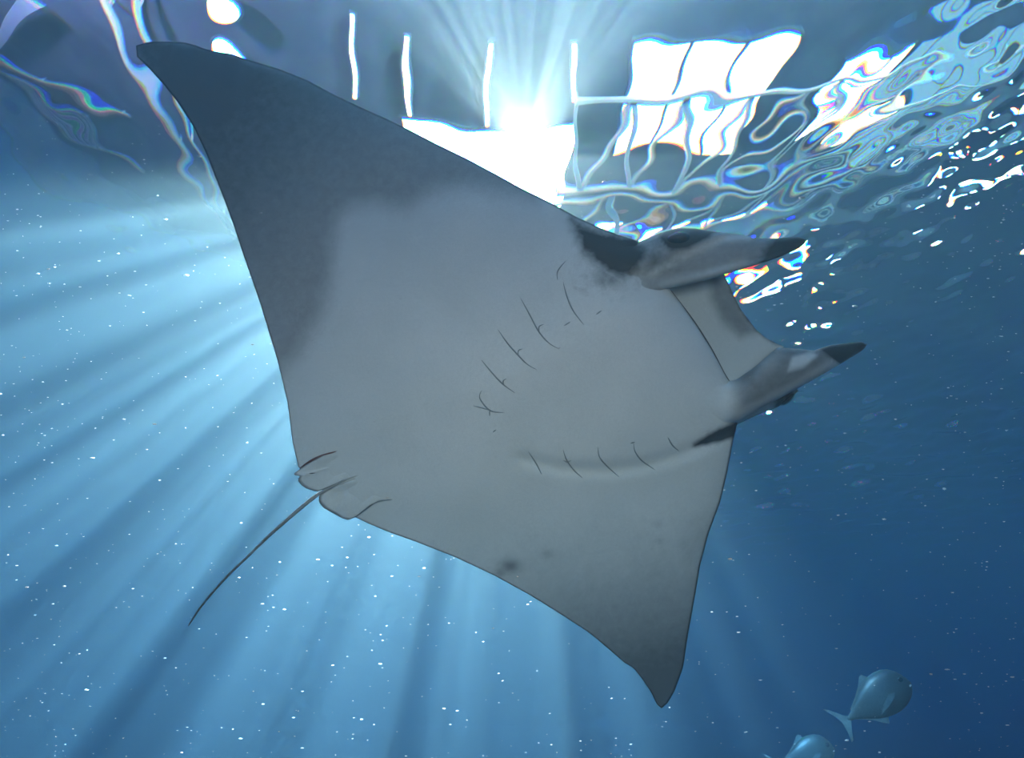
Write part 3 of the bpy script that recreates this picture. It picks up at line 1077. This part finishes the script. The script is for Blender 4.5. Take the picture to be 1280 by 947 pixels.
def fish(name, px, py, depth, length, roll, yaw, label):
    root = empty(name, pix(px, py, depth))
    sight = pix_dir(px, py)
    r0 = RGT - sight * RGT.dot(sight)
    r0 /= np.linalg.norm(r0)
    u0 = np.cross(r0, sight)
    xa = r0 * math.cos(roll) + u0 * math.sin(roll)
    za = -r0 * math.sin(roll) + u0 * math.cos(roll)
    Mx = np.eye(4)
    ya = np.cross(za, xa)
    cs, sn = math.cos(yaw), math.sin(yaw)
    Mx[:3, 0], Mx[:3, 1], Mx[:3, 2], Mx[:3, 3] = xa * cs + ya * sn, ya * cs - xa * sn, za, pix(px, py, depth)
    root.matrix_world = Matrix(Mx.tolist())
    L = length
    prof = [(0.50, -0.02, .008), (0.485, -0.01, .05), (0.46, 0.0, .10), (0.42, 0.01, .155), (0.36, 0.02, .20), (0.28, 0.02, .235), (0.18, 0.015, .25), (0.08, 0.01, .245),
            (-0.02, 0.0, .22), (-0.12, -0.01, .175), (-0.22, -0.02, .12), (-0.30, -0.03, .075), (-0.36, -0.035, .045), (-0.41, -0.04, .03), (-0.44, -0.04, .02)]
    n = 24
    vs = []
    for x, zc, h in prof:
        for j in range(n):
            a = 2 * math.pi * j / n
            vs.append((x * L, 0.36 * h * L * math.cos(a), (zc + h * math.sin(a)) * L))
    fs = [(i * n + j, i * n + (j + 1) % n, (i + 1) * n + (j + 1) % n, (i + 1) * n + j) for i in range(len(prof) - 1) for j in range(n)]
    fs += [tuple(range(n))[::-1], tuple(range((len(prof) - 1) * n, len(prof) * n))]
    fb = mesh_obj('body', vs, fs, m_fish, root)
    S = lambda pts: [(x * L, z * L) for x, z in pts]
    plate('tail_fin', S([(-0.40, -0.02), (-0.46, 0.02), (-0.58, 0.15), (-0.63, 0.18), (-0.56, 0.06), (-0.52, -0.04), (-0.53, -0.15), (-0.56, -0.27), (-0.53, -0.26), (-0.46, -0.14), (-0.40, -0.06)]), 0.006 * L, m_fin, root)
    plate('dorsal_fin', S([(0.10, 0.24), (0.04, 0.31), (0.0, 0.30), (-0.08, 0.215), (-0.2, 0.125), (-0.34, 0.04), (-0.34, 0.0), (-0.2, 0.06), (0.0, 0.18)]), 0.006 * L, m_fin, root)
    plate('anal_fin', S([(0.02, -0.20), (-0.03, -0.29), (-0.08, -0.26), (-0.16, -0.19), (-0.26, -0.13), (-0.34, -0.09), (-0.33, -0.06), (-0.18, -0.12), (-0.05, -0.17)]), 0.006 * L, m_fin, root)
    pf = plate('pectoral_fin', S([(0.24, -0.03), (0.16, -0.02), (0.02, -0.10), (-0.06, -0.17), (0.08, -0.13), (0.2, -0.08)]), 0.004 * L, m_fin, root)
    pf.location = (0, -0.112 * L, 0)
    pf.rotation_euler = (0.1, 0, -0.12)
    for s in (-1, 1):
        vs = [(0.405 * L + 0.03 * L * math.sin(math.pi * j / 8) * math.cos(math.pi * i / 6), s * 0.058 * L + s * 0.014 * L * math.cos(math.pi * j / 8),
               0.055 * L + 0.03 * L * math.sin(math.pi * j / 8) * math.sin(math.pi * i / 6)) for j in range(9) for i in range(12)]
        fs = [(j * 12 + i, j * 12 + (i + 1) % 12, (j + 1) * 12 + (i + 1) % 12, (j + 1) * 12 + i) for j in range(8) for i in range(12)]
        mesh_obj('eye', vs, fs, m_eye, fb)
    o = bevel_box('mouth', (0.455 * L, -0.022 * L, -0.055 * L), (0.06 * L, 0.03 * L, 0.02 * L), m_lip, fb, 0.004)
    o.rotation_euler = (0, -0.25, -0.3)
    tag(root, label, 'fish')
    return root


fish('trevally', 1094, 874, 5.0, 0.60, 0.46, 0.12, 'deep-bodied silvery fish, whole with forked tail, in the dark water')
fish('trevally', 1006, 944, 5.6, 0.52, 0.25, 0.12, 'silvery fish with only its rounded back showing below the other fish')

# ------------------------------------------------------------------ drifting particles
m_part = plain('particle_white', (0.38, 0.39, 0.39), (0.55, 0.55, 0.54), 5, 0.8)
ico_v = []
gr = (1 + 5 ** .5) / 2
for a in (-1, 1):
    for b_ in (-gr, gr):
        ico_v += [(0, a, b_), (a, b_, 0), (b_, 0, a)]
ico_v = np.array(ico_v) / math.hypot(1, gr)
bm_ = bmesh.new()
for p in ico_v:
    bm_.verts.new(p)
r_ = bmesh.ops.convex_hull(bm_, input=bm_.verts[:])
bm_.verts.index_update()
ico_v = np.array([vv.co[:] for vv in bm_.verts])
ico_f = np.array([[vv.index for vv in ff.verts] for ff in bm_.faces if len(ff.verts) == 3])
bm_.free()
NPART = 4000
vs, fs = [], []
k = 0
while k < NPART:
    dpt = rng.uniform(1.2, 5.0)
    c0 = pix(rng.uniform(-250, 1530), rng.uniform(150, 1150), dpt)
    if c0[2] > SURF - 0.3:
        continue
    # keep clear of the animals
    x_, y_ = 640 + FPX * (c0 - CAM) @ RGT / ((c0 - CAM) @ FWD), 473.5 - FPX * (c0 - CAM) @ UPV / ((c0 - CAM) @ FWD)
    if 2.1 < dpt < 3.3 and 100 < x_ < 1150 and 0 < y_ < 930:
        continue
    if dpt < 2.2 and rng.uniform() < 0.75:
        continue
    s_ = 0.00105 * dpt / 2.5 * math.exp(rng.normal(0.1, 0.5))
    v_ = ico_v * np.array([s_ * rng.uniform(1.4, 3.2), s_, s_ * rng.uniform(.6, 1)]) + c0
    fs.append(ico_f + 12 * k)
    vs.append(v_)
    k += 1
part = mesh_obj('drifting_particles', np.concatenate(vs), np.concatenate(fs), m_part)
tag(part, 'tiny pale specks drifting everywhere in the blue water', 'particles', kind='stuff')
